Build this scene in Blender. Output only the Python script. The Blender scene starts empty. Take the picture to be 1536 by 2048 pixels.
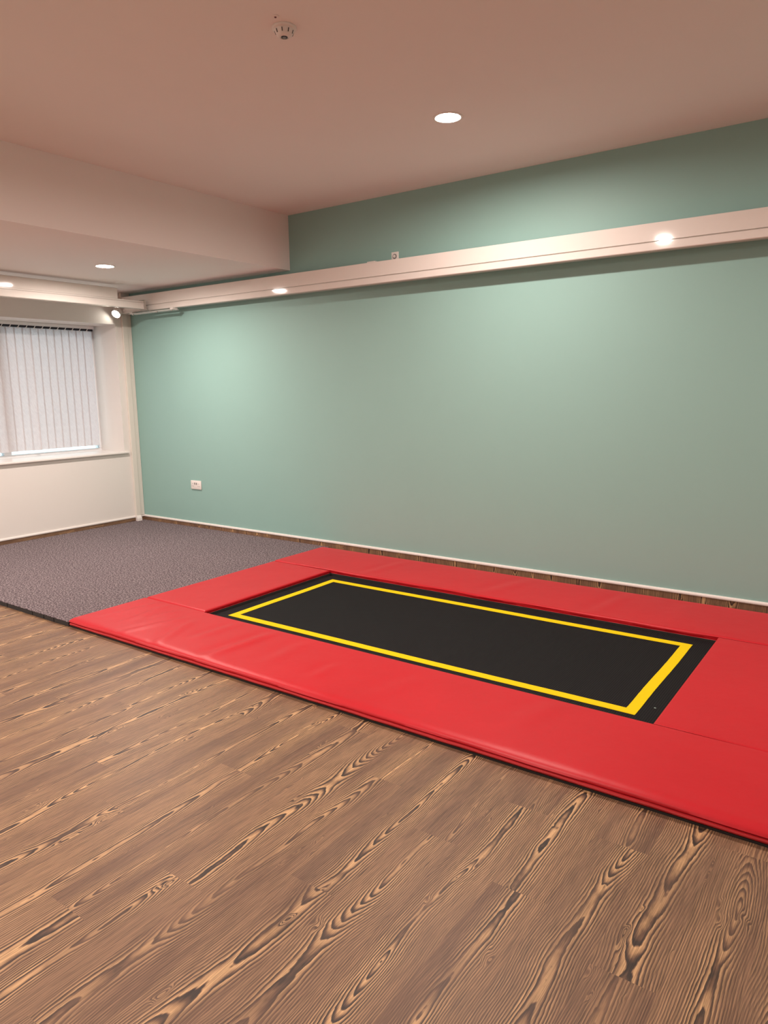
import bpy, bmesh, math, random
from mathutils import Vector, Matrix
random.seed(11)
S = bpy.context.scene
COL = S.collection

# ------------------------------------------------------------------ camera
CAM_LOC = (6.3694, -4.5563, 1.339)
cr = Vector((0.81185842, 0.58365923, -0.01509313))
cu = Vector((-0.08651452, 0.14582503, 0.98552032))
cf = Vector((-0.57740899, 0.7987972, -0.16888428))
cam = bpy.data.cameras.new('camera')
cam_o = bpy.data.objects.new('camera', cam)
COL.objects.link(cam_o)
m = Matrix((cr, cu, -cf)).transposed().to_4x4()
m.translation = CAM_LOC
cam_o.matrix_world = m
cam.sensor_fit = 'HORIZONTAL'
cam.sensor_width = 36.0
cam.lens = 1449.06 / 1536 * 36.0
cam.clip_start = 0.02
S.camera = cam_o

# ------------------------------------------------------------------ world, exposure
w = bpy.data.worlds.new('daylight')
S.world = w
w.use_nodes = True
bg = w.node_tree.nodes['Background']
bg.inputs[0].default_value = (0.80, 0.93, 1.0, 1)
bg.inputs[1].default_value = 2.2
S.view_settings.view_transform = 'Standard'
S.view_settings.look = 'None'
S.view_settings.gamma = 1.0
S.view_settings.use_curve_mapping = False
S.view_settings.exposure = 0.0
LAMP_STRENGTH = 1160.0
LAMP_COLOUR = (1.0, 0.85, 0.765)


# ------------------------------------------------------------------ materials
class NT:
    """small helper to write node trees"""
    def __init__(self, name):
        self.m = bpy.data.materials.new(name)
        self.m.use_nodes = True
        self.t = self.m.node_tree
        self.b = self.t.nodes['Principled BSDF']
        self.out = self.t.nodes['Material Output']

    def n(self, typ, **kw):
        nd = self.t.nodes.new(typ)
        for k, v in kw.items():
            setattr(nd, k, v)
        return nd

    def link(self, a, b):
        self.t.links.new(a, b)

    def _in(self, sock, v):
        if v is None:
            return
        if isinstance(v, bpy.types.NodeSocket):
            self.link(v, sock)
        else:
            sock.default_value = v

    def math(self, op, a, b=None, c=None, clamp=False):
        nd = self.n('ShaderNodeMath', operation=op)
        nd.use_clamp = clamp
        self._in(nd.inputs[0], a)
        self._in(nd.inputs[1], b)
        self._in(nd.inputs[2], c)
        return nd.outputs[0]

    def comb(self, x, y, z):
        nd = self.n('ShaderNodeCombineXYZ')
        for i, v in enumerate((x, y, z)):
            self._in(nd.inputs[i], v)
        return nd.outputs[0]

    def noise(self, vec, scale=1.0, detail=2.0, rough=0.5):
        nd = self.n('ShaderNodeTexNoise')
        self._in(nd.inputs['Vector'], vec)
        nd.inputs['Scale'].default_value = scale
        nd.inputs['Detail'].default_value = detail
        nd.inputs['Roughness'].default_value = rough
        return nd.outputs[0]

    def mix(self, f, a, b, blend='MIX'):
        nd = self.n('ShaderNodeMix', data_type='RGBA', blend_type=blend)
        self._in(nd.inputs[0], f)
        self._in(nd.inputs[6], (*a, 1) if isinstance(a, tuple) else a)
        self._in(nd.inputs[7], (*b, 1) if isinstance(b, tuple) else b)
        return nd.outputs[2]

    def ramp(self, f, stops, interp='LINEAR'):
        nd = self.n('ShaderNodeValToRGB')
        nd.color_ramp.interpolation = interp
        el = nd.color_ramp.elements
        while len(el) < len(stops):
            el.new(0.5)
        for e, (p, c) in zip(el, stops):
            e.position = p
            e.color = (*c, 1) if isinstance(c, tuple) else (c, c, c, 1)
        self._in(nd.inputs[0], f)
        return nd.outputs[0]

    def smooth(self, v, lo, hi, to0=0.0, to1=1.0):
        nd = self.n('ShaderNodeMapRange', interpolation_type='SMOOTHSTEP')
        self._in(nd.inputs[0], v)
        nd.inputs[1].default_value = lo
        nd.inputs[2].default_value = hi
        nd.inputs[3].default_value = to0
        nd.inputs[4].default_value = to1
        return nd.outputs[0]

    def coord(self):
        return self.n('ShaderNodeTexCoord').outputs['Object']

    def pos(self):
        return self.n('ShaderNodeNewGeometry').outputs['Position']

    def bump(self, h, strength=0.2, dist=0.002):
        nd = self.n('ShaderNodeBump')
        nd.inputs['Strength'].default_value = strength
        nd.inputs['Distance'].default_value = dist
        self._in(nd.inputs['Height'], h)
        self.link(nd.outputs[0], self.b.inputs['Normal'])

    def set(self, col=None, rough=None, spec=None, metal=None, coat=None):
        if col is not None:
            self._in(self.b.inputs['Base Color'], (*col, 1) if isinstance(col, tuple) else col)
        if rough is not None:
            self._in(self.b.inputs['Roughness'], rough)
        if spec is not None:
            self.b.inputs['Specular IOR Level'].default_value = spec
        if metal is not None:
            self.b.inputs['Metallic'].default_value = metal
        if coat is not None:
            self.b.inputs['Coat Weight'].default_value = coat
            self.b.inputs['Coat Roughness'].default_value = 0.08
        return self.m


def paint(name, col, rough=0.6, var=0.03, tex=260, bstr=0.06, spec=0.35):
    t = NT(name)
    p = t.pos()
    f = t.noise(p, 2.5, 3)
    c2 = tuple(c * (1 - var) for c in col)
    c = t.mix(f, col, c2)
    t.bump(t.noise(p, tex, 2), bstr, 0.001)
    return t.set(c, rough, spec)


def plain(name, col, rough=0.5, metal=0.0, spec=0.5, var=0.06, scale=30):
    t = NT(name)
    c = t.mix(t.noise(t.coord(), scale, 2), col, tuple(c * (1 - var) for c in col))
    return t.set(c, rough, spec, metal)


M = {}
M['green'] = paint('sage_green_paint', (0.295, 0.497, 0.460), 0.55)
M['ceiling'] = paint('ceiling_paint', (0.89, 0.835, 0.81), 0.85)
M['white_wall'] = paint('white_wall_paint', (0.80, 0.765, 0.73), 0.6)
M['gloss_white'] = plain('white_gloss_coat', (0.80, 0.755, 0.71), 0.06, var=0.02)
M['trim_white'] = plain('white_plastic_trim', (0.84, 0.80, 0.77), 0.35, var=0.02)
M['trunk'] = plain('cream_trunking_plastic', (0.76, 0.725, 0.66), 0.4, var=0.02)
M['upvc'] = plain('white_window_plastic', (0.85, 0.86, 0.88), 0.3, var=0.02)
M['metal'] = plain('zinc_metal', (0.62, 0.60, 0.57), 0.3, metal=0.9)
M['dark'] = plain('dark_plastic', (0.03, 0.026, 0.026), 0.5)
M['grey'] = plain('grey_plastic', (0.25, 0.23, 0.23), 0.4)
M['red_led'] = plain('dark_red_led', (0.16, 0.01, 0.012), 0.3)
M['rubber'] = plain('black_crumb_rubber', (0.045, 0.042, 0.042), 0.85, var=0.6, scale=160)
M['black_board'] = plain('black_board', (0.02, 0.018, 0.018), 0.7)
M['navy'] = plain('dark_navy_slot', (0.012, 0.012, 0.022), 0.6)
M['lint'] = plain('pale_lint', (0.45, 0.62, 0.58), 0.8)


def mat_red():
    t = NT('red_vinyl')
    p = t.pos()
    big = t.noise(p, 3.0, 3, 0.6)
    c = t.mix(big, (0.56, 0.009, 0.019), (0.49, 0.007, 0.015))
    wv = t.noise(p, 900, 2)
    lo = t.noise(p, 7.0, 3, 0.55)
    h = t.math('ADD', t.math('MULTIPLY', wv, 0.10), t.math('MULTIPLY', lo, 1.6))
    t.bump(h, 0.22, 0.006)
    return t.set(c, 0.40, 0.32)


M['red'] = mat_red()
M['red_pipe'] = plain('red_vinyl_piping', (0.56, 0.022, 0.03), 0.35)


def mat_bed():
    t = NT('black_trampoline_web')
    p = t.coord()
    sx = t.n('ShaderNodeSeparateXYZ')
    t.link(p, sx.inputs[0])
    ribs = t.math('SINE', t.math('MULTIPLY', sx.outputs[0], 2 * math.pi / 0.0095))
    nz = t.noise(p, 500, 2)
    c = t.mix(nz, (0.024, 0.021, 0.023), (0.014, 0.012, 0.0135))
    c = t.mix(t.smooth(ribs, -1, 1), c, (0.027, 0.024, 0.026))
    t.bump(t.math('ADD', ribs, t.math('MULTIPLY', nz, 0.5)), 0.35, 0.0016)
    return t.set(c, 0.62, 0.3)


M['bed'] = mat_bed()
tt = NT('yellow_webbing')
pp = tt.coord()
cc = tt.mix(tt.noise(pp, 60, 3), (0.82, 0.62, 0.004), (0.77, 0.55, 0.003))
tt.bump(tt.noise(pp, 600, 2), 0.15, 0.001)
M['yellow'] = tt.set(cc, 0.7, 0.15)


def mat_carpet():
    t = NT('grey_carpet_pile')
    p = t.pos()
    a = t.noise(p, 95, 3, 0.75)
    b = t.noise(p, 260, 2, 0.6)
    big = t.noise(p, 1.6, 2)
    f = t.math('ADD', t.math('MULTIPLY', a, 0.70), t.math('MULTIPLY', b, 0.30))
    c = t.ramp(f, [(0.40, (0.030, 0.022, 0.028)), (0.50, (0.142, 0.112, 0.122)), (0.60, (0.46, 0.39, 0.40))])
    c = t.mix(t.math('MULTIPLY', big, 0.25), c, (0.10, 0.08, 0.09))
    t.bump(f, 0.7, 0.006)
    return t.set(c, 0.95, 0.1)


M['carpet'] = mat_carpet()


def mat_wood():
    """plain-sawn plank: growth rings of a log cut at a wandering depth give the arches"""
    t = NT('brown_wood_vinyl')
    at = t.n('ShaderNodeAttribute', attribute_name='plank')
    sx = t.n('ShaderNodeSeparateXYZ')
    t.link(at.outputs['Vector'], sx.inputs[0])
    u, v, sd = sx.outputs
    at2 = t.n('ShaderNodeAttribute', attribute_name='plank_random')
    s2 = t.n('ShaderNodeSeparateXYZ')
    t.link(at2.outputs['Vector'], s2.inputs[0])
    r1, r2, r3 = s2.outputs
    # wandering heart line across the plank
    wob = t.noise(t.comb(t.math('MULTIPLY', v, 1.7), sd, 0.0), 1.0, 1.5)
    x0 = t.math('ADD', t.math('MULTIPLY', t.math('SUBTRACT', wob, 0.5), 0.085),
                t.math('MULTIPLY', t.math('SUBTRACT', r2, 0.5), 0.06))
    du = t.math('SUBTRACT', u, x0)
    # depth of the cut below the heart
    hn = t.noise(t.comb(t.math('MULTIPLY', v, 1.25), sd, 7.3), 1.0, 1.6, 0.45)
    h = t.math('ADD', t.math('MULTIPLY', t.math('ABSOLUTE', t.math('SUBTRACT', hn, 0.36)), 0.17), 0.002)
    # local swirls (knots)
    kn = t.noise(t.comb(t.math('MULTIPLY', u, 16.0), t.math('MULTIPLY', v, 5.0), sd), 1.0, 2.0, 0.5)
    kk = t.smooth(kn, 0.66, 0.82)
    wav = t.noise(t.comb(t.math('MULTIPLY', u, 28.0), t.math('MULTIPLY', v, 9.0), t.math('ADD', sd, 3.1)), 1.0, 3.0, 0.6)
    r = t.math('SQRT', t.math('ADD', t.math('MULTIPLY', du, du), t.math('MULTIPLY', h, h)))
    r = t.math('ADD', r, t.math('MULTIPLY', wav, 0.007))
    r = t.math('ADD', r, t.math('MULTIPLY', kk, 0.022))
    ph = t.math('MULTIPLY', r, 175.0)
    fr = t.math('FRACT', ph)
    ring = t.ramp(fr, [(0.0, 0.12), (0.10, 0.95), (0.40, 0.78), (0.66, 0.42), (0.86, 0.02), (1.0, 0.0)])
    # wide bands near the heart are strongest, the flanks fade to brown
    dist = t.math('ABSOLUTE', du)
    mask = t.smooth(dist, 0.016, 0.055, 1.0, 0.42)
    patch = t.noise(t.comb(t.math('MULTIPLY', u, 6.0), t.math('MULTIPLY', v, 1.6), t.math('ADD', sd, 9.0)), 1.0, 2.0)
    mask = t.math('MULTIPLY', mask, t.smooth(patch, 0.34, 0.58, 0.32, 1.0))
    # fine pores
    streak = t.noise(t.comb(t.math('MULTIPLY', u, 560.0), t.math('MULTIPLY', v, 9.0), sd), 1.0, 3.0, 0.65)
    tone = t.noise(t.comb(t.math('MULTIPLY', u, 9.0), t.math('MULTIPLY', v, 1.3), t.math('ADD', sd, 5.0)), 1.0, 2.0)
    base = t.mix(t.smooth(tone, 0.3, 0.7), (0.158, 0.083, 0.053), (0.270, 0.154, 0.089))
    base = t.mix(t.math('MULTIPLY', r1, 0.60), base, (0.108, 0.060, 0.045))
    ringc = t.ramp(ring, [(0.0, (0.034, 0.023, 0.019)), (0.40, (0.145, 0.078, 0.047)), (0.8, (0.490, 0.295, 0.150)), (1.0, (0.630, 0.400, 0.205))])
    c = t.mix(mask, base, ringc)
    pores = t.smooth(streak, 0.36, 0.62, 0.60, 1.20)
    hsv = t.n('ShaderNodeHueSaturation')
    t.link(c, hsv.inputs['Color'])
    t.link(pores, hsv.inputs['Value'])
    c = hsv.outputs[0]
    t.bump(t.math('ADD', t.math('MULTIPLY', ring, 0.5), streak), 0.16, 0.0012)
    return t.set(c, t.math('ADD', t.math('MULTIPLY', streak, 0.22), 0.36), 0.4)


M['wood'] = mat_wood()


def mat_blind():
    t = NT('pale_blind_fabric')
    p = t.coord()
    sx = t.n('ShaderNodeSeparateXYZ')
    t.link(p, sx.inputs[0])
    # slanting scratch-like weave
    q = t.comb(sx.outputs[0], t.math('ADD', sx.outputs[1], t.math('MULTIPLY', sx.outputs[2], 0.45)), t.math('MULTIPLY', sx.outputs[2], 0.22))
    f = t.noise(q, 120, 3, 0.65)
    c = t.mix(t.smooth(f, 0.3, 0.7), (0.80, 0.755, 0.765), (0.88, 0.845, 0.85))
    t.bump(f, 0.25, 0.001)
    t.set(c, 0.8, 0.2)
    tr = t.n('ShaderNodeBsdfTranslucent')
    t.link(c, tr.inputs[0])
    mx = t.n('ShaderNodeMixShader')
    mx.inputs[0].default_value = 0.035
    t.link(t.b.outputs[0], mx.inputs[1])
    t.link(tr.outputs[0], mx.inputs[2])
    t.link(mx.outputs[0], t.out.inputs[0])
    return t.m


M['blind'] = mat_blind()


def mat_glass():
    t = NT('window_glass')
    tr = t.n('ShaderNodeBsdfTransparent')
    tr.inputs[0].default_value = (0.93, 0.97, 0.96, 1)
    gl = t.n('ShaderNodeBsdfGlossy')
    gl.inputs['Roughness'].default_value = 0.02
    fr = t.n('ShaderNodeFresnel')
    fr.inputs[0].default_value = 1.45
    mx = t.n('ShaderNodeMixShader')
    t.link(fr.outputs[0], mx.inputs[0])
    t.link(tr.outputs[0], mx.inputs[1])
    t.link(gl.outputs[0], mx.inputs[2])
    t.link(mx.outputs[0], t.out.inputs[0])
    return t.m


M['glass'] = mat_glass()


def mat_emit(name, col, strength):
    t = NT(name)
    e = t.n('ShaderNodeEmission')
    e.inputs[0].default_value = (*col, 1)
    e.inputs[1].default_value = strength
    t.link(e.outputs[0], t.out.inputs[0])
    return t.m


M['lamp'] = mat_emit('downlight_glow', LAMP_COLOUR, LAMP_STRENGTH)
M['spot'] = mat_emit('wall_lamp_glow', (1.0, 0.93, 0.82), 45.0)


# ------------------------------------------------------------------ mesh helpers (all in world metres)
def box(bm, x0, x1, y0, y1, z0, z1, bev=0.0, seg=2):
    r = bmesh.ops.create_cube(bm, size=1.0)
    vs = r['verts']
    for v in vs:
        v.co = Vector(((x0 + x1) / 2 + v.co.x * (x1 - x0), (y0 + y1) / 2 + v.co.y * (y1 - y0), (z0 + z1) / 2 + v.co.z * (z1 - z0)))
    if bev > 0:
        es = list({e for v in vs for e in v.link_edges})
        bmesh.ops.bevel(bm, geom=es, offset=bev, segments=seg, profile=0.5, affect='EDGES')


def lathe(bm, prof, c=(0, 0, 0), n=40, axis='Z'):
    """prof: list of (radius, height); closed on the axis when radius is 0"""
    rings = []
    for r, h in prof:
        if r < 1e-6:
            rings.append([bm.verts.new((0, 0, h))])
        else:
            rings.append([bm.verts.new((r * math.cos(2 * math.pi * k / n), r * math.sin(2 * math.pi * k / n), h)) for k in range(n)])
    for a, b in zip(rings, rings[1:]):
        for k in range(n):
            k2 = (k + 1) % n
            if len(a) == 1 and len(b) == 1:
                continue
            if len(a) == 1:
                bm.faces.new((a[0], b[k], b[k2]))
            elif len(b) == 1:
                bm.faces.new((a[k], a[k2], b[0]))
            else:
                bm.faces.new((a[k], a[k2], b[k2], b[k]))
    vs = [v for ring in rings for v in ring]
    for v in vs:
        x, y, z = v.co
        if axis == 'X':
            v.co = Vector((z, x, y))
        elif axis == '-Y':
            v.co = Vector((x, -z, y))
        v.co += Vector(c)


def tube(bm, pts, r, n=10):
    pts = [Vector(p) for p in pts]
    rings = []
    for i, p in enumerate(pts):
        d = (pts[min(i + 1, len(pts) - 1)] - pts[max(i - 1, 0)]).normalized()
        a = d.cross(Vector((0, 0, 1)))
        if a.length < 1e-3:
            a = d.cross(Vector((1, 0, 0)))
        a.normalize()
        b = d.cross(a)
        rings.append([bm.verts.new(p + r * (math.cos(2 * math.pi * k / n) * a + math.sin(2 * math.pi * k / n) * b)) for k in range(n)])
    for A, B in zip(rings, rings[1:]):
        for k in range(n):
            bm.faces.new((A[k], A[(k + 1) % n], B[(k + 1) % n], B[k]))
    bm.faces.new(rings[0][::-1])
    bm.faces.new(rings[-1])


def extrude_profile(bm, prof, axis, a0, a1):
    """prof: closed list of 2D points; axis 'X': points are (y,z); axis 'Y': points are (x,z)"""
    def P(q, a):
        return (a, q[0], q[1]) if axis == 'X' else (q[0], a, q[1])
    A = [bm.verts.new(P(q, a0)) for q in prof]
    B = [bm.verts.new(P(q, a1)) for q in prof]
    n = len(prof)
    for k in range(n):
        bm.faces.new((A[k], A[(k + 1) % n], B[(k + 1) % n], B[k]))
    bm.faces.new(A)
    bm.faces.new(B)


def world_loc(o):
    v = Vector(o.location)
    while o.parent:
        o = o.parent
        v += Vector(o.location)
    return v


def obj(name, bm, mat, parent=None, origin=None, smooth=False, angle=35):
    bmesh.ops.recalc_face_normals(bm, faces=bm.faces)
    me = bpy.data.meshes.new(name)
    base = world_loc(parent) if parent else Vector((0, 0, 0))
    org = Vector(origin) if origin is not None else base
    for v in bm.verts:
        v.co -= org
    bm.to_mesh(me)
    bm.free()
    me.materials.append(mat)
    if smooth:
        for pl in me.polygons:
            pl.use_smooth = True
        try:
            me.set_sharp_from_angle(angle=math.radians(angle))
        except Exception:
            pass
    o = bpy.data.objects.new(name, me)
    COL.objects.link(o)
    if parent:
        o.parent = parent
    o.location = org - base
    return o


def tag(o, label, cat, group=None):
    o['label'] = label
    o['category'] = cat
    if group:
        o['group'] = group
    return o


def thing(name, label, cat, loc, group=None):
    o = bpy.data.objects.new(name, None)
    COL.objects.link(o)
    o.empty_display_size = 0.1
    o.location = loc
    return tag(o, label, cat, group)


def struct(name, bm, mat, parent=None):
    o = obj(name, bm, mat, parent)
    if not parent:
        o['kind'] = 'structure'
    return o


def dup(root, loc, label):
    """copy of a thing with copies of its parts and sub-parts"""
    r = root.copy()
    COL.objects.link(r)
    r.location = loc
    r['label'] = label
    for ch in list(root.children):
        c = ch.copy()
        COL.objects.link(c)
        c.parent = r
        for g in list(ch.children):
            d = g.copy()
            COL.objects.link(d)
            d.parent = c
    return r


# ------------------------------------------------------------------ room
H, HS, XS = 2.7174, 2.2929, 2.1684        # ceiling, soffit underside, soffit front
XR, YF = 8.7, -6.6                        # right wall, wall behind the camera
WT = 0.5


def plank_mesh(name, mat, rects, parent=None, thick=0.0):
    """rects: (corner points of a quad, [(u,v)x4], seed, (r1,r2,r3)) -> one mesh with plank attributes"""
    me = bpy.data.meshes.new(name)
    vs, fs, at, rn = [], [], [], []
    for pts, uv, sd, rr in rects:
        b = len(vs)
        vs += pts
        fs.append((b, b + 1, b + 2, b + 3))
        for q in uv:
            at += [q[0], q[1], sd]
            rn += list(rr)
    me.from_pydata(vs, [], fs)
    a = me.attributes.new('plank', 'FLOAT_VECTOR', 'CORNER')
    a.data.foreach_set('vector', at)
    a = me.attributes.new('plank_random', 'FLOAT_VECTOR', 'CORNER')
    a.data.foreach_set('vector', rn)
    me.materials.append(mat)
    o = bpy.data.objects.new(name, me)
    COL.objects.link(o)
    if parent:
        o.parent = parent
    return o


# floor of vinyl planks running towards the green wall
PW = 0.158
KNOWN = {4: -3.237, 2: -3.425, 1: -3.67, -1: -3.315, 0: -2.928, -3: -3.178, -7: -2.95, 3: -2.687, 9: -3.07, 5: -2.859, 8: -2.587, 10: -2.43}
rng = random.Random(5)
rects = []
k0 = math.floor((0 - 4.445) / PW)
k1 = math.ceil((XR - 4.445) / PW)
for k in range(k0, k1):
    xa, xb = max(0.0, 4.445 + PW * k), min(XR, 4.445 + PW * (k + 1))
    if xb - xa < 1e-4:
        continue
    xc = 4.445 + PW * (k + 0.5)
    L = 1.22
    j = KNOWN.get(k, -rng.uniform(2.2, 3.4))
    y = j - L * math.ceil((j - YF) / L)
    while y < 0:
        ya, yb = max(YF, y), min(0.0, y + L)
        if yb - ya > 1e-4:
            sd = rng.uniform(0, 100)
            rr = (rng.random(), rng.random(), rng.random())
            fl = rng.choice((-1, 1))
            off = rng.uniform(0, 20)
            uv = [((px - xc), fl * py + off) for px, py in ((xa, ya), (xb, ya), (xb, yb), (xa, yb))]
            rects.append(([(xa, ya, 0), (xb, ya, 0), (xb, yb, 0), (xa, yb, 0)], uv, sd, rr))
        y += L
fl = plank_mesh('floor', M['wood'], rects)
fl['kind'] = 'structure'

bm = bmesh.new()
box(bm, -WT, XR + 0.2, 0, 0.2, -0.1, H + 0.15)
struct('wall_back', bm, M['green'])
# window wall with its deep opening
WY0, WY1, WZ0, WZ1 = -2.12, -0.175, 0.742, 1.988
bm = bmesh.new()
box(bm, -WT, 0, WY1, 0, -0.1, H)
box(bm, -WT, 0, YF, WY0, -0.1, H)
box(bm, -WT, 0, WY0, WY1, -0.1, WZ0)
box(bm, -WT, 0, WY0, WY1, WZ1, H)
struct('wall_left', bm, M['white_wall'])
bm = bmesh.new()
box(bm, XR, XR + 0.2, YF, 0, -0.1, H)
struct('wall_right', bm, M['white_wall'])
bm = bmesh.new()
box(bm, -WT, XR + 0.2, YF - 0.2, YF, -0.1, H)
struct('wall_front', bm, M['white_wall'])
LAMPS_HIGH = [(4.29, -1.06), (4.29, -3.27), (7.35, -1.06), (4.29, -5.5)]
LAMPS_LOW = [(1.250, -1.085), (1.25, -3.27), (1.25, -5.5)]
HOLE = 0.0645


def plate_with_holes(bm, x0, x1, y0, y1, z, depth, holes, half=0.13, n=48):
    """flat underside with round recesses for the downlights"""
    xs = sorted({x0, x1, *[h[0] + d for h in holes for d in (-half, half)]})
    ys = sorted({y0, y1, *[h[1] + d for h in holes for d in (-half, half)]})
    xs = [x for x in xs if x0 <= x <= x1]
    ys = [y for y in ys if y0 <= y <= y1]
    for xa, xb in zip(xs, xs[1:]):
        for ya, yb in zip(ys, ys[1:]):
            cx, cy = (xa + xb) / 2, (ya + yb) / 2
            hit = [h for h in holes if abs(h[0] - cx) < half - .001 and abs(h[1] - cy) < half - .001]
            if not hit or xb - xa < 2 * half - .001 or yb - ya < 2 * half - .001:
                bm.faces.new([bm.verts.new(q) for q in ((xa, ya, z), (xb, ya, z), (xb, yb, z), (xa, yb, z))])
                continue
            hx, hy = hit[0]
            O, I, U = [], [], []
            for k in range(n):
                t = 2 * math.pi * k / n
                c, s_ = math.cos(t), math.sin(t)
                q = half / max(abs(c), abs(s_))
                O.append(bm.verts.new((hx + q * c, hy + q * s_, z)))
                I.append(bm.verts.new((hx + HOLE * c, hy + HOLE * s_, z)))
                U.append(bm.verts.new((hx + HOLE * c, hy + HOLE * s_, z + depth)))
            for k in range(n):
                k2 = (k + 1) % n
                bm.faces.new((O[k], O[k2], I[k2], I[k]))
                bm.faces.new((I[k], I[k2], U[k2], U[k]))
            bm.faces.new(U)


bm = bmesh.new()
plate_with_holes(bm, -WT, XR + 0.2, YF - 0.2, 0, H, 0.05, LAMPS_HIGH)
box(bm, -WT, XR + 0.2, YF - 0.2, 0, H + 0.06, H + 0.15)
struct('ceiling', bm, M['ceiling'])
bm = bmesh.new()
plate_with_holes(bm, 0, XS, YF, 0, HS, 0.05, LAMPS_LOW)
bm.faces.new([bm.verts.new(q) for q in ((XS, YF, HS), (XS, 0, HS), (XS, 0, H), (XS, YF, H))])
struct('ceiling_bulkhead', bm, M['ceiling'])


# coved vinyl skirting with its white capping strip
def skirting(name, run):
    rects = []
    rg = random.Random(name)
    a = run[0]
    while a < run[1]:
        b = min(run[1], a + PW)
        sd, rr, off = rg.uniform(0, 100), (0.35 + 0.6 * rg.random(), rg.random(), rg.random()), rg.uniform(0, 20)
        T = 0.006
        if name.endswith('back'):
            pts = [(a, -T, 0), (b, -T, 0), (b, -T, 0.066), (a, -T, 0.066)]
            uv = [(-PW / 2, off), (b - a - PW / 2, off), (b - a - PW / 2, off + .066), (-PW / 2, off + .066)]
        else:
            pts = [(T, -a, 0), (T, -b, 0), (T, -b, 0.066), (T, -a, 0.066)]
            uv = [(0.0, off), (0.0, off + b - a), (0.066, off + b - a), (0.066, off)]
        rects.append((pts, uv, sd, rr))
        a = b
    o = plank_mesh(name, M['wood'], rects)
    o['kind'] = 'structure'
    bm = bmesh.new()
    prof = [(0, 0.064), (-0.009, 0.064), (-0.012, 0.068), (-0.012, 0.075), (-0.009, 0.082), (0, 0.084)]
    if name.endswith('back'):
        extrude_profile(bm, prof, 'X', run[0], run[1])
    else:
        extrude_profile(bm, [(-q[0], q[1]) for q in prof], 'Y', -run[0], -run[1])
    obj('capping_strip', bm, M['trim_white'], o)
    return o


skirting('baseboard_back', (0.0, XR))
skirting('baseboard_left', (0.0, -YF))

# ------------------------------------------------------------------ window
bm = bmesh.new()
fx0, fx1 = -0.45, -0.385
for a in ((WY0, WY1, WZ0, WZ0 + 0.03), (WY0, WY1, WZ1 - 0.05, WZ1), (WY0, WY0 + 0.02, WZ0 + .03, WZ1 - .05), (WY1 - 0.02, WY1, WZ0 + .03, WZ1 - .05), (-1.18, -1.11, WZ0 + .03, WZ1 - .05)):
    box(bm, fx0, fx1, a[0], a[1], a[2], a[3], 0.004)
win = struct('window_1', bm, M['upvc'])
bm = bmesh.new()
box(bm, -0.425, -0.415, WY0 + 0.02, -1.18, WZ0 + .03, WZ1 - .05)
obj('pane', bm, M['glass'], win)
bm = bmesh.new()
box(bm, -0.425, -0.415, -1.11, WY1 - 0.02, WZ0 + .03, WZ1 - .05)
obj('pane', bm, M['glass'], win)
bm = bmesh.new()
box(bm, -0.383, 0.032, WY0 - 0.04, -0.138, WZ0 - 0.012, WZ0 + 0.006, 0.005)
obj('window_sill', bm, M['trim_white'], win)

# vertical blind
BX = -0.335
blind = thing('vertical_blind', 'closed pale fabric vertical blind in the deep window opening', 'blind', (BX, -1.14, WZ1))
bm = bmesh.new()
box(bm, BX - 0.022, BX + 0.022, WY0 + 0.01, -0.205, 1.958, WZ1 - 0.001, 0.003)
hr = obj('headrail', bm, M['upvc'], blind)
bm = bmesh.new()
box(bm, BX - 0.012, BX + 0.012, WY0 + 0.01, -0.214, 1.938, 1.9575)
obj('track_slot', bm, M['navy'], hr)
rb = random.Random(3)
yy = -0.278
i = 0
ZS1 = 1.936
while yy > WY0 + 0.04:
    ang = math.radians(2.2 + rb.uniform(-.5, .5) + {2: 5, 5: 2, 8: 8, 10: 3, 11: -2}.get(i, 0))
    z0 = 0.806 + rb.uniform(-.002, .002)
    bm = bmesh.new()
    W, nx, nz = 0.089, 8, 14
    tw = math.radians(rb.uniform(-.6, .6) + (4 if i == 8 else 0))
    G = []
    for k in range(nz + 1):
        z = ZS1 + (z0 - ZS1) * k / nz
        an = ang + tw * k / nz
        row = []
        for a in range(nx + 1):
            q = a / nx - 0.5
            dx = 0.0003 * (4 * q * q - 1)
            row.append(bm.verts.new((BX + q * W * math.sin(an) + dx * math.cos(an), yy + q * W * math.cos(an), z)))
        G.append(row)
    for k in range(nz):
        for a in range(nx):
            bm.faces.new((G[k][a], G[k][a + 1], G[k + 1][a + 1], G[k + 1][a]))
    bmesh.ops.solidify(bm, geom=bm.faces[:], thickness=0.0008)
    sl = obj('slat', bm, M['blind'], blind, origin=(BX, yy, ZS1), smooth=True)
    bm = bmesh.new()
    tube(bm, [(BX + .0135, yy + .009, 1.959), (BX + .0135, yy, 1.946), (BX + .0135, yy - .006, ZS1 + .001)], .0035, 8)
    box(bm, BX + .004, BX + .014, yy - 0.018, yy + 0.010, ZS1 - .004, ZS1 + 0.0015, 0.001)
    obj('hanger', bm, M['upvc'], sl)
    yy -= 0.0765
    i += 1

# ------------------------------------------------------------------ carpet mats
def carpet_mat(label, x0, x1, y0, y1, notch=()):
    ZT = 0.031
    c = thing('carpet_mat', label, 'mat', ((x0 + x1) / 2, (y0 + y1) / 2, 0), 'grey carpet mats')
    bm = bmesh.new()
    # foam backing with a few cut notches along its open edge
    xs = sorted({x0, x1, *[n + d for n in notch for d in (-.004, .004)]})
    for a, b in zip(xs, xs[1:]):
        cut = any(abs((a + b) / 2 - n) < .003 for n in notch)
        box(bm, a, b, y0 + (0.006 if cut else 0), y1, 0.001, ZT - 0.006)
    obj('rubber_backing', bm, M['rubber'], c)
    bm = bmesh.new()
    box(bm, x0, x1, y0, y1, ZT - 0.006, ZT, 0.002, 1)
    obj('carpet_pile', bm, M['carpet'], c)


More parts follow.
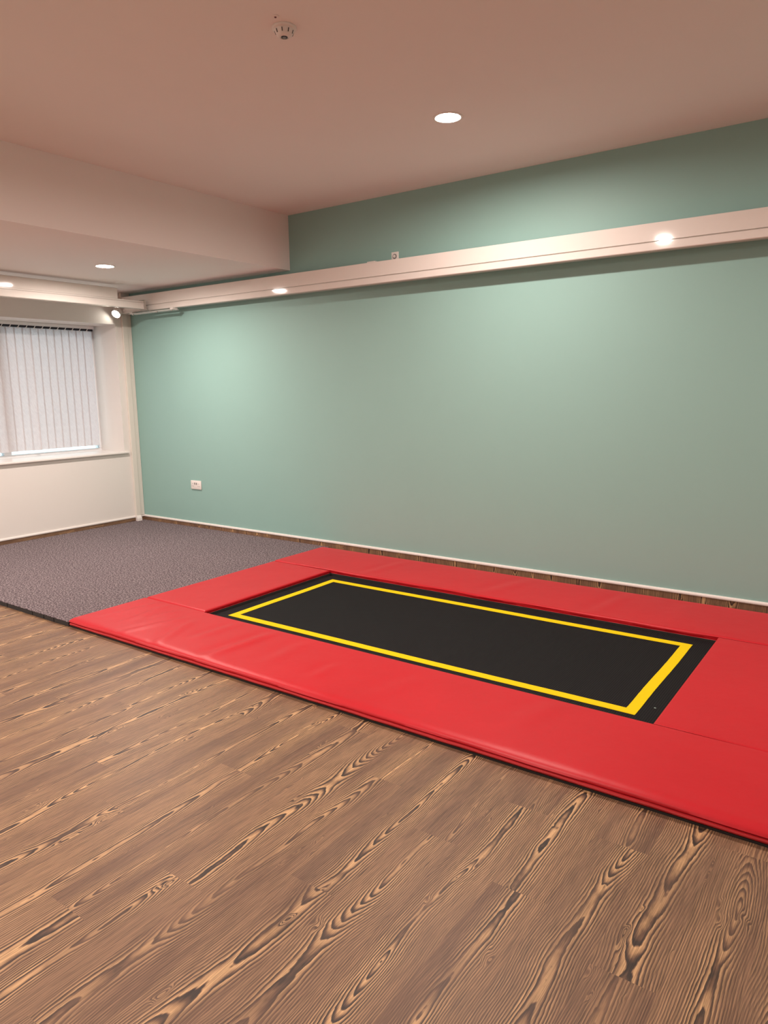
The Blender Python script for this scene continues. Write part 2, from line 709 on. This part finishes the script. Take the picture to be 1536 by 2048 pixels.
carpet_mat('grey speckled carpet mat in the corner under the blind', 0.010, 1.068, -2.363, -0.010)
carpet_mat('grey speckled carpet mat butted against the red pads', 1.0705, 2.514, -2.363, -0.010, notch=(1.40, 1.82, 2.12, 2.25, 2.36))

# ------------------------------------------------------------------ trampoline and its pads
HX0, HX1, HY0, HY1 = 3.072, 5.670, -1.839, -0.667
ZB = 0.017
tr = thing('trampoline', 'black rectangular trampoline bed with yellow border line set among red pads', 'trampoline', ((HX0 + HX1) / 2, (HY0 + HY1) / 2, 0))
bm = bmesh.new()
nx, ny = 90, 44
bx0, bx1, by0, by1 = HX0 + .010, HX1 - .010, HY0 + .010, HY1 - .010
gv = [[bm.verts.new((bx0 + (bx1 - bx0) * a / nx, by0 + (by1 - by0) * b / ny,
                     ZB - 0.004 * math.sin(math.pi * a / nx) * math.sin(math.pi * b / ny))) for b in range(ny + 1)] for a in range(nx + 1)]
for a in range(nx):
    for b in range(ny):
        bm.faces.new((gv[a][b], gv[a + 1][b], gv[a + 1][b + 1], gv[a][b + 1]))
bmesh.ops.solidify(bm, geom=bm.faces[:], thickness=0.006)
obj('bed', bm, M['bed'], tr, smooth=True)


def bed_z(x, y):
    return ZB - 0.004 * math.sin(math.pi * (x - bx0) / (bx1 - bx0)) * math.sin(math.pi * (y - by0) / (by1 - by0))


# the yellow line: four straps, slightly uneven as sewn
bm = bmesh.new()
YX0, YX1, YY0, YY1 = 3.177, 5.570, -1.740, -0.768
TW = 0.049
ry = random.Random(8)


def strap(p, q, inw, n=60):
    """strip from outer corner p to q; inw: inward normal; mitred by the width at both ends"""
    rows = []
    d = ((q[0] - p[0]) / n, (q[1] - p[1]) / n)
    L = math.hypot(q[0] - p[0], q[1] - p[1])
    for k in range(n + 1):
        t = k / n
        wob = 0.0012 * math.sin(9 * t + L * 5) + ry.uniform(-.0004, .0004) if 0 < k < n else 0
        o = (p[0] + d[0] * k + inw[0] * wob, p[1] + d[1] * k + inw[1] * wob)
        ti = TW / L + t * (1 - 2 * TW / L)
        i_ = (p[0] + (q[0] - p[0]) * ti + inw[0] * (TW + wob), p[1] + (q[1] - p[1]) * ti + inw[1] * (TW + wob))
        rows.append((bm.verts.new((o[0], o[1], bed_z(*o) + 0.0016)), bm.verts.new((i_[0], i_[1], bed_z(*i_) + 0.0016))))
    for a, b in zip(rows, rows[1:]):
        bm.faces.new((a[0], b[0], b[1], a[1]))


strap((YX0, YY0), (YX1, YY0), (0, 1))
strap((YX1, YY0), (YX1, YY1), (-1, 0))
strap((YX1, YY1), (YX0, YY1), (0, -1))
strap((YX0, YY1), (YX0, YY0), (1, 0))
bmesh.ops.recalc_face_normals(bm, faces=bm.faces)
bmesh.ops.solidify(bm, geom=bm.faces[:], thickness=0.0012)
obj('border_line', bm, M['yellow'], tr)
# black steel surround that shows below the pads
bm = bmesh.new()
TT = 0.012
for a in ((HX0 + .004, HX1 - .004, HY0 + .004, HY0 + .009), (HX0 + .004, HX1 - .004, HY1 - .009, HY1 - .004),
          (HX0 + .004, HX0 + .009, HY0 + .009, HY1 - .009), (HX1 - .009, HX1 - .004, HY0 + .009, HY1 - .009)):
    box(bm, a[0], a[1], a[2], a[3], 0.001, 0.029)
obj('frame', bm, M['black_board'], tr)

# wrinkles of the front pad: (x0,y0,x1,y1,width,height)
WRINKLES = [
    (2.70, -1.89, 2.66, -2.20, .020, .0030), (2.80, -1.88, 2.84, -2.20, .024, .0050), (3.08, -2.00, 2.99, -2.34, .024, .0048),
    (2.95, -1.90, 2.90, -2.08, .022, .0030), (3.17, -2.00, 3.30, -2.36, .026, .0050), (3.42, -1.90, 3.40, -2.18, .030, .0034),
    (3.70, -1.90, 3.66, -2.32, .036, .0055), (3.95, -1.90, 3.97, -2.2, .04, .0022), (4.27, -2.05, 4.28, -2.22, .03, .0026), (4.7, -1.95, 4.62, -2.25, .05, .0018),
    (5.30, -1.88, 5.22, -2.16, .05, .0040), (3.40, -.20, 3.36, -.6, .04, .0020), (4.4, -.18, 4.3, -.6, .05, .0026), (5.05, -.2, 5.0, -.62, .04, .0030), (5.4, -.2, 5.45, -.6, .06, .0018),
]


def wrinkle(x, y):
    z = 0.0
    for x0, y0, x1, y1, wd, hh in WRINKLES:
        dx, dy = x1 - x0, y1 - y0
        L2 = dx * dx + dy * dy
        t = ((x - x0) * dx + (y - y0) * dy) / L2
        dd = ((x - x0) * dy - (y - y0) * dx) / math.sqrt(L2)
        if -0.3 < t < 1.3:
            z += 1.5 * hh * math.exp(-(dd / wd) ** 2) * math.exp(-((t - .5) / .5) ** 4)
            z -= 0.9 * hh * math.exp(-((dd - 1.7 * wd) / wd) ** 2) * math.exp(-((t - .5) / .5) ** 4)
    return z


def lines(a, b, ra, rb_, step):
    out = [a]
    for f in (0.06, 0.16, 0.32, 0.55, 0.8, 1.0):
        out.append(a + ra * f)
    n = max(1, int((b - a - ra - rb_) / step))
    out += [a + ra + (b - a - ra - rb_) * k / n for k in range(1, n)]
    for f in (1.0, 0.8, 0.55, 0.32, 0.16, 0.06):
        out.append(b - rb_ * f)
    out.append(b)
    return out


def pad(label, x0, x1, y0, y1, rl, rr, rf, rb2, ze=(0.036, 0.036, 0.036, 0.036), zt=0.050, skew=0.0, pipes=()):
    """padded vinyl slab; r* and ze = rounding radius and edge height at left, right, front, back"""
    c = thing('safety_pad', label, 'pad', ((x0 + x1) / 2, (y0 + y1) / 2, 0), 'red pads round the trampoline')
    bm = bmesh.new()
    xs, ys = lines(x0, x1, rl, rr, 0.02), lines(y0, y1, rf, rb2, 0.02)

    def drop(d, R, z):
        if d >= R:
            return 0.0
        q = 1 - d / R
        return (zt - z) * (1 - math.sqrt(max(0.0, 1 - q * q)))
    G = []
    for x in xs:
        col = []
        for y in ys:
            dr = max(drop(x - x0, rl, ze[0]), drop(x1 - x, rr, ze[1]), drop(y - y0, rf, ze[2]), drop(y1 - y, rb2, ze[3]))
            edge = min(x - x0, x1 - x, y - y0, y1 - y)
            z = zt - dr + wrinkle(x, y) * min(1.0, max(0.0, edge / 0.05)) + 0.0016 * math.sin(x * 5.1 + y * 3.3) * math.sin(y * 7 + x) * min(1.0, edge / .08)
            # slightly lumpy front seam
            yo = 0.0025 * math.sin(x * 9.0) * math.sin(x * 2.3 + 1) if y == y0 else 0.0
            xo = skew * (y1 - y) / (y1 - y0) * max(0.0, 1 - (x - x0) / 0.3)
            col.append(bm.verts.new((x + xo, y + yo, z)))
        G.append(col)
    for a in range(len(xs) - 1):
        for b in range(len(ys) - 1):
            bm.faces.new((G[a][b], G[a + 1][b], G[a + 1][b + 1], G[a][b + 1]))
    ring = [G[a][0] for a in range(len(xs))] + [G[-1][b] for b in range(1, len(ys))] + [G[a][-1] for a in range(len(xs) - 2, -1, -1)] + [G[0][b] for b in range(len(ys) - 2, 0, -1)]
    def inset(v, d):
        return (min(max(v.co.x, x0 + d), x1 - d), min(max(v.co.y, y0 + d), y1 - d))
    loops = [ring]
    for d, zz in ((0.0015, 0.030), (0.006, 0.0275), (0.006, 0.009)):
        loops.append([bm.verts.new((*inset(v, d), min(zz, v.co.z - .002))) for v in ring])
    n = len(ring)
    for A, B in zip(loops, loops[1:]):
        for k in range(n):
            bm.faces.new((A[k], A[(k + 1) % n], B[(k + 1) % n], B[k]))
    bm.faces.new(loops[-1])
    obj('cushion', bm, M['red'], c, smooth=True, angle=55)
    for p, q, r in pipes:
        bm = bmesh.new()
        N = 80
        tube(bm, [(p[0] + (q[0] - p[0]) * k / N, p[1] + (q[1] - p[1]) * k / N + 0.0012 * math.sin(k * .9), p[2] + (q[2] - p[2]) * k / N + .0006 * math.sin(k * 1.7)) for k in range(N + 1)], r, 8)
        obj('piping', bm, M['red_pipe'], c, smooth=True)
    bm = bmesh.new()
    ins = 0.003
    box(bm, x0 + ins + max(0, skew), x1 - ins, y0 + ins, y1 - ins, 0.0005, 0.009)
    obj('base_board', bm, M['black_board'], c)
    return c


PX1 = 6.222
G2 = 0.003
pad('long red vinyl pad along the wooden floor, nearest the camera', 2.520, PX1, -2.362, HY0 - G2, .012, .03, .050, .008,
    ze=(.034, .033, .032, .045),
    pipes=(((2.53, -2.359, .0195), (PX1, -2.359, .0195), .0068), ))
pad('short red vinyl pad between the carpet and the trampoline bed', 2.523, HX0, HY0 + .005, HY1 - .006, .010, .012, .022, .018,
    ze=(.036, .044, .033, .035), pipes=(((HX0 - .001, HY0 + .01, .027), (HX0 - .001, HY1 - .01, .027), .0020),))
pad('short red vinyl pad at the right end of the trampoline bed', HX1, PX1, HY0, HY1 - .004, .008, .03, .008, .008,
    ze=(.045, .040, .046, .043))
pad('long red vinyl pad along the green wall', 2.518, PX1, HY1, -0.104, .010, .03, .012, .014,
    ze=(.036, .040, .045, .040), zt=0.053, pipes=(((HX0 + .01, HY1 + .001, .027), (HX1 - .01, HY1 + .001, .027), .0022),))

bm = bmesh.new()
box(bm, 5.616, 5.624, -1.631, -1.628, bed_z(5.62, -1.63) + .0002, bed_z(5.62, -1.63) + .003, .0006, 1)
tag(obj('lint_fleck', bm, M['lint'], origin=(5.62, -1.63, ZB)), 'tiny pale fleck on the black bed near its right end', 'lint')

# ------------------------------------------------------------------ fixed hoist rail on the green wall
RY0, RY1 = -0.125, -0.062            # front and back faces
RZ0, RZG, RZ1 = 2.09, 2.139, 2.243
RX0, RX1 = 0.060, XR
rail = thing('hoist_rail', 'long glossy white hoist rail along the green wall', 'rail', (4.3, -0.09, RZ0))


def rail_profile(f, b, z0, zg, z1, extra=None):
    """f = front face coordinate, b = back; grooves as small notches in the front face"""
    s = 1 if b > f else -1
    g = 0.010 * s
    prof = [(f, z0 + .004), (f, zg - .0033), (f + g, zg - .0033), (f + g, zg + .0033), (f, zg + .0033)]
    if extra:
        prof += [(f, extra - .0018), (f + g, extra - .0018), (f + g, extra + .0018), (f, extra + .0018)]
    prof += [(f, z1 - .003), (f + .003 * s, z1), (b - .003 * s, z1), (b, z1 - .003), (b, z0 + .004), (b - .004 * s, z0), (f + .004 * s, z0)]
    return prof


bm = bmesh.new()
extrude_profile(bm, rail_profile(RY0, RY1, RZ0, RZG, RZ1), 'X', RX0, RX1)
beam = obj('beam', bm, M['gloss_white'], rail)
for zz in (2.222, 2.117):
    bm = bmesh.new()
    lathe(bm, [(0, .006), (.006, .006), (.010, .003), (.010, 0)], (RX0 + 0.025, RY0, zz), 14, '-Y')
    obj('bolt', bm, M['trim_white'], beam, smooth=True)
bm = bmesh.new()
box(bm, RX0 - .004, RX0, RY0 - .002, RY1 + .002, RZ0 - .002, RZ1 + .002, .001, 1)
obj('end_cap', bm, M['trim_white'], rail)
bm = bmesh.new()
box(bm, 3.045, 3.118, RY0 + .002, RY1 - .002, RZ1 - .0005, RZ1 + .007, .001, 1)
obj('joint_plate', bm, M['gloss_white'], rail)


def bracket(x):
    bm = bmesh.new()
    box(bm, x - .031, x + .031, -0.006, 0, 2.127, 2.316, .001, 1)
    box(bm, x - .031, x + .031, RY1, 0, 2.127, 2.167)
    b = obj('wall_bracket', bm, M['trim_white'], rail)
    bm = bmesh.new()
    lathe(bm, [(0, .009), (.010, .009), (.0115, .007), (.0115, .002)], (x - .002, -.006, 2.285), 6, '-Y')
    obj('bolt', bm, M['trim_white'], b)
    bm = bmesh.new()
    lathe(bm, [(.018, 0), (.018, .002), (0, .002)], (x - .002, -.006, 2.285), 24, '-Y')
    obj('washer', bm, M['grey'], b)


bracket(3.214)

# ------------------------------------------------------------------ travelling cross rail in front of the window wall
TX, TXB = 0.500, 0.436
trav = thing('cross_rail', 'white travelling cross rail in front of the window blind', 'rail', (0.47, -2.5, 2.095))
bm = bmesh.new()
f, b = TX, TXB
low = [(f, 2.099), (f, 2.1495), (f - .007, 2.1495), (f - .007, 2.1535), (f, 2.1535), (f, 2.163), (f - .003, 2.166), (b + .003, 2.166), (b, 2.163), (b, 2.099), (b + .004, 2.095), (f - .004, 2.095)]
extrude_profile(bm, low, 'Y', -0.196, -5.2)
obj('lower_beam', bm, M['gloss_white'], trav)
bm = bmesh.new()
up = [(f - .002, 2.1665), (f - .002, 2.255), (f - .005, 2.258), (b + .003, 2.258), (b, 2.255), (b, 2.1665)]
extrude_profile(bm, up, 'Y', -0.470, -5.2)
obj('upper_beam', bm, M['gloss_white'], trav)
bm = bmesh.new()
lathe(bm, [(0, .005), (.007, .005), (.010, .002), (.010, 0)], (TX, -0.215, 2.125), 14, 'X')
obj('bolt', bm, M['trim_white'], trav, smooth=True)

# carriage that hangs the cross rail from the fixed rail
car = thing('rail_carriage', 'metal sliding carriage joining the two white rails in the corner', 'carriage', (0.52, -0.13, 2.07))
bm = bmesh.new()
box(bm, 0.21, 0.86, -0.165, -0.085, 2.0695, 2.0735, .001, 1)
plate = obj('plate', bm, M['trim_white'], car)
bm = bmesh.new()
prof = [(0.430, 2.074), (0.575, 2.074), (0.512, 2.099), (0.506, 2.117), (0.506, 2.179), (0.426, 2.179), (0.426, 2.117), (0.446, 2.092)]
extrude_profile(bm, prof, 'Y', -0.1945, -0.178)
box(bm, 0.43, 0.575, -0.1945, -0.150, 2.0738, 2.0775)
obj('hook_bracket', bm, M['metal'], car)
for px, py in ((0.235, -0.125), (0.835, -0.125)):
    bm = bmesh.new()
    box(bm, px - .02, px + .02, py - .03, py + .03, 2.0738, 2.0875, .004)
    obj('roller', bm, M['trim_white'], car, smooth=True)
for px in (0.26, 0.62, 0.835):
    bm = bmesh.new()
    lathe(bm, [(0, -.011), (.007, -.011), (.009, -.008), (.009, 0)], (px, -0.150, 2.0694), 12)
    obj('bolt', bm, M['metal'], car, smooth=True)

# ------------------------------------------------------------------ cable trunking in the corner
tk = thing('cable_trunking', 'cream vertical cable trunking in the corner beside the green wall', 'trunking', (0.01, -0.05, 0.04))
bm = bmesh.new()
box(bm, 0, 0.024, -0.106, -0.052, 0.084, HS - .001, .003)
obj('duct', bm, M['trunk'], tk)
bm = bmesh.new()
box(bm, 0, 0.014, -0.051, -0.002, 0.084, HS - .001, .002)
obj('duct', bm, M['trunk'], tk)
bm = bmesh.new()
prof = [(0.013, 0.0315), (0.046, 0.0315), (0.044, 0.056), (0.034, 0.078), (0.0245, 0.085), (0.013, 0.0835)]
extrude_profile(bm, prof, 'Y', -0.112, -0.058)
obj('foot_cover', bm, M['trim_white'], tk)
for zz in (0.39, 0.92, 1.45):
    bm = bmesh.new()
    lathe(bm, [(0, .002), (.004, .002), (.005, 0)], (0.014, -0.03, zz), 10, 'X')
    obj('screw', bm, M['trim_white'], tk)

# ------------------------------------------------------------------ lit wall lamp above the window corner
LX, LY, LZ = 0.062, -0.190, 2.090
wl = thing('wall_spotlight', 'small lit round white spotlight on the wall above the window corner', 'lamp', (0, LY + .03, LZ))
aim = Vector((0.30, -0.72, -0.62)).normalized()
Q = Matrix.Translation((LX, LY, LZ)) @ aim.to_track_quat('Z', 'Y').to_matrix().to_4x4()


def aimed(prof, n=32):
    bm = bmesh.new()
    lathe(bm, prof, (0, 0, 0), n)
    bmesh.ops.transform(bm, verts=bm.verts[:], matrix=Q)
    return bm


obj('housing', aimed([(0, -.062), (.020, -.060), (.036, -.046), (.042, -.022), (.043, .020), (.040, .020), (.037, -.004), (0, -.006)]), M['trim_white'], wl, smooth=True)
obj('lens', aimed([(.0362, -.0035), (.030, .001), (.018, .004), (0, .005)], 28), M['spot'], wl, smooth=True)
bm = bmesh.new()
lathe(bm, [(0, .0), (.030, .0), (.030, .008), (.026, .012), (0, .012)], (0.0005, LY + .030, LZ + .028), 28, 'X')
tube(bm, [(.010, LY + .030, LZ + .028), (.030, LY + .026, LZ + .026), (LX - .018, LY + .018, LZ + .016)], .009, 10)
obj('wall_mount', bm, M['trim_white'], wl, smooth=True)

# ------------------------------------------------------------------ double socket on the green wall
SX0, SX1, SZ0, SZ1 = 0.784, 0.930, 0.404, 0.488
so = thing('wall_socket', 'white double electrical socket low on the green wall', 'socket', ((SX0 + SX1) / 2, 0, SZ0))
bm = bmesh.new()
box(bm, SX0, SX1, -0.011, 0, SZ0, SZ1, .004)
obj('faceplate', bm, M['trim_white'], so, smooth=True)
sc = (SX0 + SX1) / 2
for s in (-1, 1):
    bm = bmesh.new()
    box(bm, sc + s * .013 - .006, sc + s * .013 + .006, -.0145, -.0108, SZ0 + .046, SZ0 + .064, .001, 1)
    obj('rocker_switch', bm, M['grey'], so)
    cx = sc + s * .043
    for nm, dx, dz, wx, wz in (('earth_slot', 0, .053, .004, .008), ('pin_slot', -.011, .030, .007, .004), ('pin_slot', .011, .030, .007, .004)):
        bm = bmesh.new()
        box(bm, cx + dx - wx / 2, cx + dx + wx / 2, -.0116, -.0108, SZ0 + dz - wz / 2, SZ0 + dz + wz / 2)
        obj(nm, bm, M['dark'], so)

# ------------------------------------------------------------------ smoke detector and its indicator on the ceiling
DX, DY = 4.277, -2.272
sd = thing('smoke_detector', 'white domed smoke detector on the ceiling with dark vents', 'detector', (DX, DY, H))
bm = bmesh.new()
lathe(bm, [(0, H), (.047, H), (.048, H - .003), (.046, H - .008), (.040, H - .010), (.0, H - .010)], (DX, DY, 0), 40)
obj('base', bm, M['trim_white'], sd, smooth=True)
bm = bmesh.new()
lathe(bm, [(.038, H - .0095), (.037, H - .014), (.033, H - .024), (.027, H - .032), (.020, H - .0355), (.0165, H - .036), (.0165, H - .034), (0, H - .034)], (DX, DY, 0), 40)
obj('dome', bm, M['trim_white'], sd, smooth=True)
for k in range(9):
    a = 2 * math.pi * (k + .5) / 9
    bm = bmesh.new()
    box(bm, -.0016, .0016, -.0016, .0016, -.0065, .0065)
    bmesh.ops.transform(bm, verts=bm.verts[:], matrix=Matrix.Translation((DX, DY, H - .0195)) @ Matrix.Rotation(a, 4, 'Z') @ Matrix.Translation((.0345, 0, 0)) @ Matrix.Rotation(math.radians(21), 4, 'Y'))
    obj('vent_slot', bm, M['dark'], sd)
bm = bmesh.new()
lathe(bm, [(.0125, H - .0338), (.0125, H - .0358), (.0075, H - .0362), (.0075, H - .0338)], (DX, DY, 0), 28)
obj('button_ring', bm, M['dark'], sd)
bm = bmesh.new()
lathe(bm, [(.0072, H - .0338), (.0072, H - .0366), (0, H - .0372)], (DX, DY, 0), 20)
obj('test_button', bm, M['grey'], sd)

ind = thing('indicator_lamp', 'tiny dark red indicator on the ceiling beside the smoke detector', 'indicator', (4.312, -2.356, H))
bm = bmesh.new()
lathe(bm, [(0, H), (.014, H), (.0145, H - .002), (.012, H - .004), (0, H - .004)], (4.312, -2.356, 0), 24)
obj('rim', bm, M['ceiling'], ind, smooth=True)
bm = bmesh.new()
lathe(bm, [(.0045, H - .0039), (.004, H - .006), (0, H - .007)], (4.312, -2.356, 0), 16)
obj('lens', bm, M['red_led'], ind, smooth=True)


# ------------------------------------------------------------------ recessed downlights
def downlight(label, loc):
    d = thing('ceiling_downlight', label, 'light', loc, 'round recessed downlights')
    x, y, z = loc
    bm = bmesh.new()
    lathe(bm, [(.078, 0), (.078, -.002), (.075, -.0035), (.066, -.0035), (.0615, -.001), (.0607, .008), (.0605, .030), (.0635, .030), (.0635, .0)], loc, 48)
    obj('bezel', bm, M['trim_white'], d, smooth=True)
    bm = bmesh.new()
    lathe(bm, [(.0605, .0035), (.05, .0022), (.03, .0014), (0, .0011)], loc, 40)
    obj('diffuser', bm, M['lamp'], d, smooth=True)
    return d


d0 = downlight('bright round downlight in the high ceiling near the green wall', (4.29, -1.06, H))
dup(d0, (1.250, -1.085, HS), 'bright round downlight under the low bulkhead near the window')
for x, y, z, lb in ((4.29, -3.27, H, 'round downlight in the high ceiling above the wooden floor'),
                    (1.25, -3.27, HS, 'unseen round downlight added for light under the bulkhead, further from the green wall'),  # this lamp and those below are out of view, added to light the room
                    (7.35, -1.06, H, 'unseen round downlight added for light near the right wall by the green wall'),
                    (4.29, -5.5, H, 'unseen round downlight added for light near the rear wall of the room'),
                    (1.25, -5.5, HS, 'unseen round downlight added for light under the bulkhead near the rear wall')):
    dup(d0, (x, y, z), lb)
